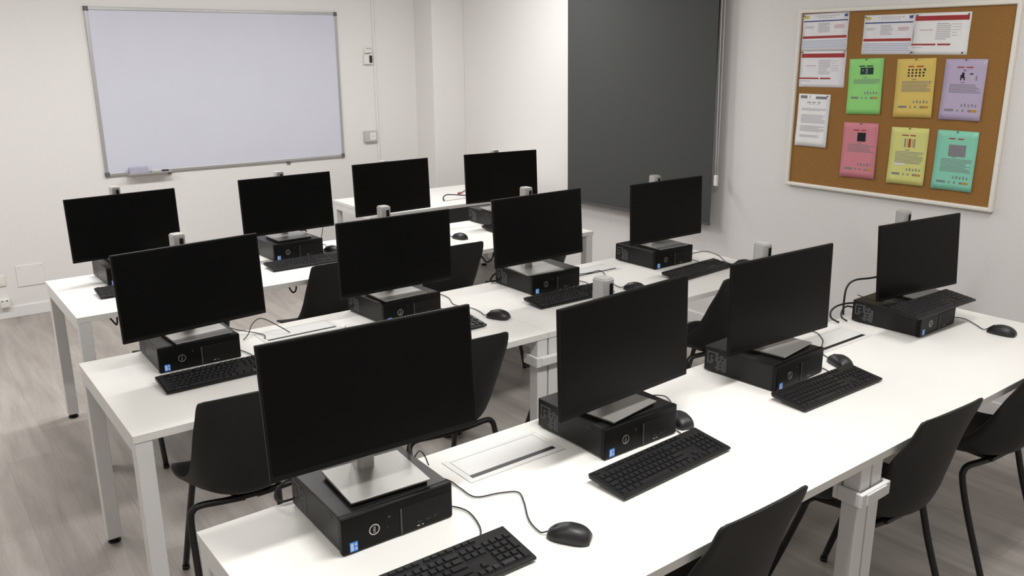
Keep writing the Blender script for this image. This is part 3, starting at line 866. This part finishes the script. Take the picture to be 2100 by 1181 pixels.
def paper_mat(name, col, rough=.6, coat=0.0):
    m = noisy(mat(name, col, rough, spec=.3), 25, .015)
    if coat:
        bs = m.node_tree.nodes['Principled BSDF']; bs.inputs['Coat Weight'].default_value = coat; bs.inputs['Coat Roughness'].default_value = .12
    return m
PSC = 1.12
PC_ = {'white': (.70, .69, .72), 'whiter': (.74, .735, .74), 'green': (.255, .60, .18), 'yellow': (.62, .46, .12), 'purple': (.42, .355, .50), 'pink': (.55, .20, .24), 'lime': (.58, .58, .20), 'teal': (.22, .55, .41)}
for k_, c_ in PC_.items(): M['p_' + k_] = paper_mat('paper_' + k_, tuple(min(.86, PSC * q) for q in c_), coat=.35 if k_ in ('teal', 'purple') else 0)
INK = {'grey': (.22, .22, .24), 'pale': (.47, .47, .52), 'lblue': (.40, .48, .64), 'red': (.36, .045, .045), 'navy': (.05, .07, .22), 'black': (.015, .016, .018), 'orange': (.50, .26, .03), 'gold': (.55, .50, .08), 'blue': (.06, .09, .32), 'dgreen': (.02, .05, .045), 'whitei': (.72, .71, .70), 'rose': (.55, .33, .36)}
for k_, c_ in INK.items(): M['i_' + k_] = noisy(mat('ink_' + k_, c_, .6, spec=.2), 200, .05)

def sheet(name, label, cat, corner, w, h, paper, prints, lift=.002, curl=.0, rotx=0.0, group='sheets on the pinboard', pins=((.5, .015),), thick=.0006):
    """corner = (y, z) of the top-left corner on the board (left as one faces the wall = larger y).
    prints: (u0,v0,u1,v1,ink) with u from the left and v from the top, 0..1"""
    xs = XW - .0165 - lift
    t = thing(name, label, cat, (xs, corner[0], corner[1]), group=group, rot=(R(rotx), 0, 0))
    inks = []
    b = B()
    NU, NV = 6, 10
    def X(u, v):   # bow of the sheet, away from the wall
        return -curl * (v ** 2.2) * (0.35 + .65 * abs(2 * u - 1) ** 1.5) - .0008 * math.sin(v * 9 + u * 3)
    def P(u, v, off): return (X(u, v) - off, -u * w, -v * h)
    G = [[(b.verts.new(P(i / NU, j / NV, 0)), b.verts.new(P(i / NU, j / NV, -thick))) for i in range(NU + 1)] for j in range(NV + 1)]
    for j in range(NV):
        for i in range(NU):
            a, c, d, e = G[j][i], G[j][i + 1], G[j + 1][i + 1], G[j + 1][i]
            f = b.faces.new((a[0], c[0], d[0], e[0])); f.smooth = True
            f = b.faces.new((a[1], e[1], d[1], c[1])); f.smooth = True
    rim = [G[0][i] for i in range(NU + 1)] + [G[j][NU] for j in range(1, NV + 1)] + [G[NV][i] for i in range(NU - 1, -1, -1)] + [G[j][0] for j in range(NV - 1, 0, -1)]
    for p, q in zip(rim, rim[1:] + rim[:1]): b.faces.new((p[0], p[1], q[1], q[0]))
    page = obj('page', b, 'p_' + paper, t)
    b = B()
    for pi_, (u0, v0, u1, v1, ink) in enumerate(prints):
        if ink not in inks: inks.append(ink)
        mi = inks.index(ink)
        nu = max(1, int((u1 - u0) * 6)); nv = max(1, int((v1 - v0) * 10))
        g = [[b.verts.new(P(u0 + (u1 - u0) * i / nu, v0 + (v1 - v0) * j / nv, .00045 + .00003 * pi_)) for i in range(nu + 1)] for j in range(nv + 1)]
        for j in range(nv):
            for i in range(nu):
                f = b.faces.new((g[j][i], g[j + 1][i], g[j + 1][i + 1], g[j][i + 1])); f.material_index = mi
    obj('print', b, ['i_' + i for i in inks], page)
    for (u, v) in pins:
        b = B(); cyl(b, (X(u, v) - .0065, -u * w, -v * h), .0040, .006, axis='x', n=10, r2=.003)
        obj('pin', b, 'capg' if v < .5 else 'dark', t)
    return t

rnd = random.Random(11)
def lines(u0, u1, v0, v1, n, ink, ragged=.25, th=.45):
    out = []
    for i in range(n):
        a = v0 + (v1 - v0) * i / n
        e = u1 - (rnd.random() * ragged * (u1 - u0) if rnd.random() < .5 else 0)
        out.append((u0, a, e, a + (v1 - v0) / n * th, ink))
    return out
def words(u0, u1, v0, v1, n, ink):
    out = []; w_ = (u1 - u0) / n
    for i in range(n): out.append((u0 + i * w_, v0, u0 + i * w_ + w_ * (.55 + .3 * rnd.random()), v1, ink))
    return out
def form_a():
    p = [(.03, .05, .14, .12, 'gold'), (.90, .04, .97, .11, 'blue'), (.02, .185, .98, .215, 'navy')]
    p += words(.28, .82, .055, .075, 8, 'pale') + words(.34, .74, .105, .12, 5, 'pale') + lines(.35, .60, .26, .52, 8, 'pale', .3)
    p += lines(.06, .26, .33, .40, 2, 'pale') + lines(.70, .92, .32, .42, 3, 'rose')
    p += [(.02, .60, .98, .665, 'red')] + lines(.02, .98, .72, .94, 5, 'lblue', .08, .35)
    return p
def form_b():
    p = [(.02, .07, .97, .185, 'red')] + lines(.42, .68, .25, .66, 9, 'pale', .3) + lines(.70, .86, .27, .60, 5, 'pale', .5, .2) + [(.12, .40, .36, .415, 'rose')]
    p += [(.0, .735, .44, .775, 'red'), (.47, .735, .70, .775, 'red')] + lines(.02, .25, .82, .85, 1, 'pale')
    return p
def poster(img, text_n, t0, t1, logos, ink='grey', title='red', imgbox=(.36, .16, .66, .29)):
    p = []
    if title: p += words(.30, .74, .125, .145, 2, title)
    p += img
    p += lines(.16, .92, t0, t1, text_n, ink, .22, .40) + words(.42, .58, t0 - .035, t0 - .022, 1, ink)
    u = .50
    for i in range(5): p.append((u + i * .085, logos - .085 - .012 * (i % 2), u + .035 + i * .085, logos - .045, ink))
    p += [(.12, logos, .34, logos + .034, ink), (.42, logos + .002, .45, logos + .038, ink), (.54, logos + .004, .585, logos + .036, ink)]
    p += [(.68, logos + .002, .76, logos + .038, ink), (.76, logos + .002, .90, logos + .038, 'orange')]
    return p
img_green = [(.34, .16, .72, .285, 'dgreen'), (.40, .20, .47, .265, 'gold'), (.59, .20, .66, .265, 'gold'), (.50, .175, .55, .275, 'grey')]
img_yellow = [(.30 + .095 * i, .175 + .05 * j, .345 + .095 * i, .205 + .05 * j, 'black') for j in range(3) for i in range(5) if not (j == 0 and i == 4)] + [(.70, .170, .755, .205, 'dgreen')]
img_purple = [(.46, .17, .52, .20, 'grey'), (.40, .26, .43, .345, 'black'), (.43, .22, .49, .31, 'black'), (.48, .29, .51, .345, 'black'), (.62, .23, .70, .25, 'black'), (.64, .26, .72, .35, 'pale'), (.77, .27, .80, .35, 'grey')]
img_pink = [(.42, .175, .66, .335, 'black'), (.47, .22, .52, .29, 'grey'), (.55, .24, .62, .31, 'dgreen')]
img_lime = [(.38, .19, .415, .345, 'grey'), (.445, .20, .465, .34, 'orange'), (.49, .19, .55, .345, 'red'), (.585, .20, .605, .34, 'orange'), (.63, .19, .665, .345, 'grey')]
img_teal = [(.32, .235, .74, .43, 'grey'), (.36, .34, .55, .41, 'black'), (.52, .28, .70, .33, 'pale'), (.56, .36, .70, .42, 'dgreen')]

sheet('notice_sheet', 'white landscape form with red and blue bars, topmost in the left column of the pinboard', 'notice', (1.168, 2.030), .289, .201, 'white', form_a(), pins=((.03, .05), (.97, .05)), rotx=-.8)
sheet('notice_sheet', 'white landscape form with red header bar, directly under another form at the pinboard left', 'notice', (1.164, 1.828), .289, .200, 'white', form_b(), lift=.001, pins=((.03, .03), (.97, .03)), rotx=-.6)
sheet('notice_sheet', 'white landscape form with blue bar, left one of the pair at the pinboard top', 'notice', (.786, 2.012), .279, .202, 'white', form_a(), pins=((.03, .05), (.97, .05)))
sheet('notice_sheet', 'white landscape form with red header bar, right one of the pair at the pinboard top', 'notice', (.508, 2.013), .288, .204, 'whiter', form_b(), lift=.001, pins=((.05, .05), (.96, .05), (.02, .95), (.93, .95)), rotx=.3)
sheet('notice_sheet', 'plain white text sheet with dark logos, below the forms at the pinboard left', 'notice', (1.152, 1.590), .205, .298, 'whiter',
      [(.06, .03, .28, .085, 'grey'), (.34, .03, .38, .08, 'pale'), (.55, .04, .90, .09, 'grey')] + words(.28, .78, .15, .165, 3, 'grey') + words(.34, .72, .185, .195, 3, 'pale') + lines(.12, .90, .27, .32, 4, 'pale') + lines(.12, .90, .39, .56, 9, 'pale') + lines(.12, .90, .60, .72, 6, 'pale') + lines(.12, .88, .78, .83, 3, 'pale'),
      curl=.006, lift=.004, pins=((.92, .03),), thick=.003)
sheet('poster_sheet', 'light green sheet with dark picture, upper row of the pinboard', 'poster', (.849, 1.785), .200, .295, 'green', poster(img_green, 6, .37, .46, .685, title='dgreen'), curl=.005, lift=.003, rotx=-2.0)
sheet('poster_sheet', 'yellow sheet with rows of small icons, upper row of the pinboard', 'poster', (.573, 1.786), .207, .299, 'yellow', poster(img_yellow, 9, .38, .57, .80), curl=.006, lift=.003, rotx=-2.0)
sheet('poster_sheet', 'purple sheet with two figures in a shiny sleeve, upper right of the pinboard', 'poster', (.317, 1.788), .205, .297, 'purple', poster(img_purple, 8, .41, .56, .82), curl=.006, lift=.004)
sheet('poster_sheet', 'pink sheet with small dark picture, lower row of the pinboard', 'poster', (.846, 1.444), .208, .302, 'pink', poster(img_pink, 6, .39, .54, .82), curl=.008, lift=.003, rotx=-1.0)
sheet('poster_sheet', 'pale yellow green sheet with red striped picture, lower row of the pinboard', 'poster', (.562, 1.436), .204, .298, 'lime', poster(img_lime, 9, .42, .64, .80) + [(.16, .625, .46, .66, 'whitei')], curl=.008, lift=.003, rotx=-.8)
sheet('poster_sheet', 'turquoise sheet with grey photo in a shiny sleeve, lower right of the pinboard', 'poster', (.312, 1.438), .206, .300, 'teal', poster(img_teal, 10, .47, .70, .845), curl=.006, lift=.004)

# ---------------------------------------------------------------- ceiling lights (above the picture)
LIGHTS = [(1.0, -.80), (2.75, -.80), (1.0, 3.05), (2.75, 3.05), (-.95, -.80), (-.95, 3.05), (1.0, -3.2), (2.75, -3.2), (-.95, -3.2)]
POWER = [39, 17, 40, 34, 11, 34, 3, 2, 7]  # last three are dim fill panels added behind the camera for the chair backs
LNAME = ['above the front row, in the middle column', 'above the front row, near the pinboard wall', 'before the whiteboard, in the middle column', 'before the blind, near the right wall',
         'left of the front row', 'in the left corner before the whiteboard', 'added as fill behind the camera, in the middle column', 'added as fill behind the camera, near the right wall', 'added as fill behind the camera, near the left wall']
for (lx, ly), pw, ln in zip(LIGHTS, POWER, LNAME):
    t = thing('ceiling_light', 'long white ceiling light panel ' + ln, 'ceiling light', (lx, ly, HC), group='ceiling light panels')
    b = B()
    for (x0, x1, y0, y1) in ((-.6, .6, -.15, -.13), (-.6, .6, .13, .15), (-.6, -.58, -.13, .13), (.58, .6, -.13, .13)): box(b, x0, x1, y0, y1, -.012, 0)
    obj('frame', b, 'whitep', t)
    b = B(); box(b, -.58, .58, -.13, .13, -.006, -.001); obj('diffuser', b, 'lamp', t)
    ld = bpy.data.lights.new('panel_light', 'AREA'); ld.shape = 'RECTANGLE'; ld.size = 1.16; ld.size_y = .24; ld.energy = pw; ld.color = (1, .985, .962)
    lo = bpy.data.objects.new('panel_light', ld); COL.objects.link(lo); lo.location = (0, 0, -.014); lo.parent = t

w = bpy.data.worlds.new('World'); scene.world = w; w.use_nodes = True
w.node_tree.nodes['Background'].inputs['Color'].default_value = (.05, .05, .055, 1)
w.node_tree.nodes['Background'].inputs['Strength'].default_value = .3

# ---------------------------------------------------------------- camera
cam = bpy.data.cameras.new('Camera'); co = bpy.data.objects.new('Camera', cam); COL.objects.link(co)
yaw, pit, rol = R(-37.0657), R(-15.5479), R(-.3068)
fw = Vector((-math.sin(yaw) * math.cos(pit), math.cos(yaw) * math.cos(pit), math.sin(pit)))
rt = fw.cross(Vector((0, 0, 1))).normalized(); up = rt.cross(fw)
r2 = rt * math.cos(rol) + up * math.sin(rol); u2 = -rt * math.sin(rol) + up * math.cos(rol)
m = Matrix((r2, u2, -fw)).transposed()
co.rotation_euler = m.to_euler(); co.location = (-.47926, -1.88884, 1.83434)
cam.sensor_width = 36; cam.sensor_fit = 'HORIZONTAL'; cam.lens = 36 * 1741.76 / 2100
cam.clip_start = .05; cam.clip_end = 50
scene.camera = co

scene.view_settings.view_transform = 'Standard'
scene.view_settings.look = 'None'
scene.view_settings.gamma = 1
scene.view_settings.use_curve_mapping = False
scene.view_settings.exposure = 0.0
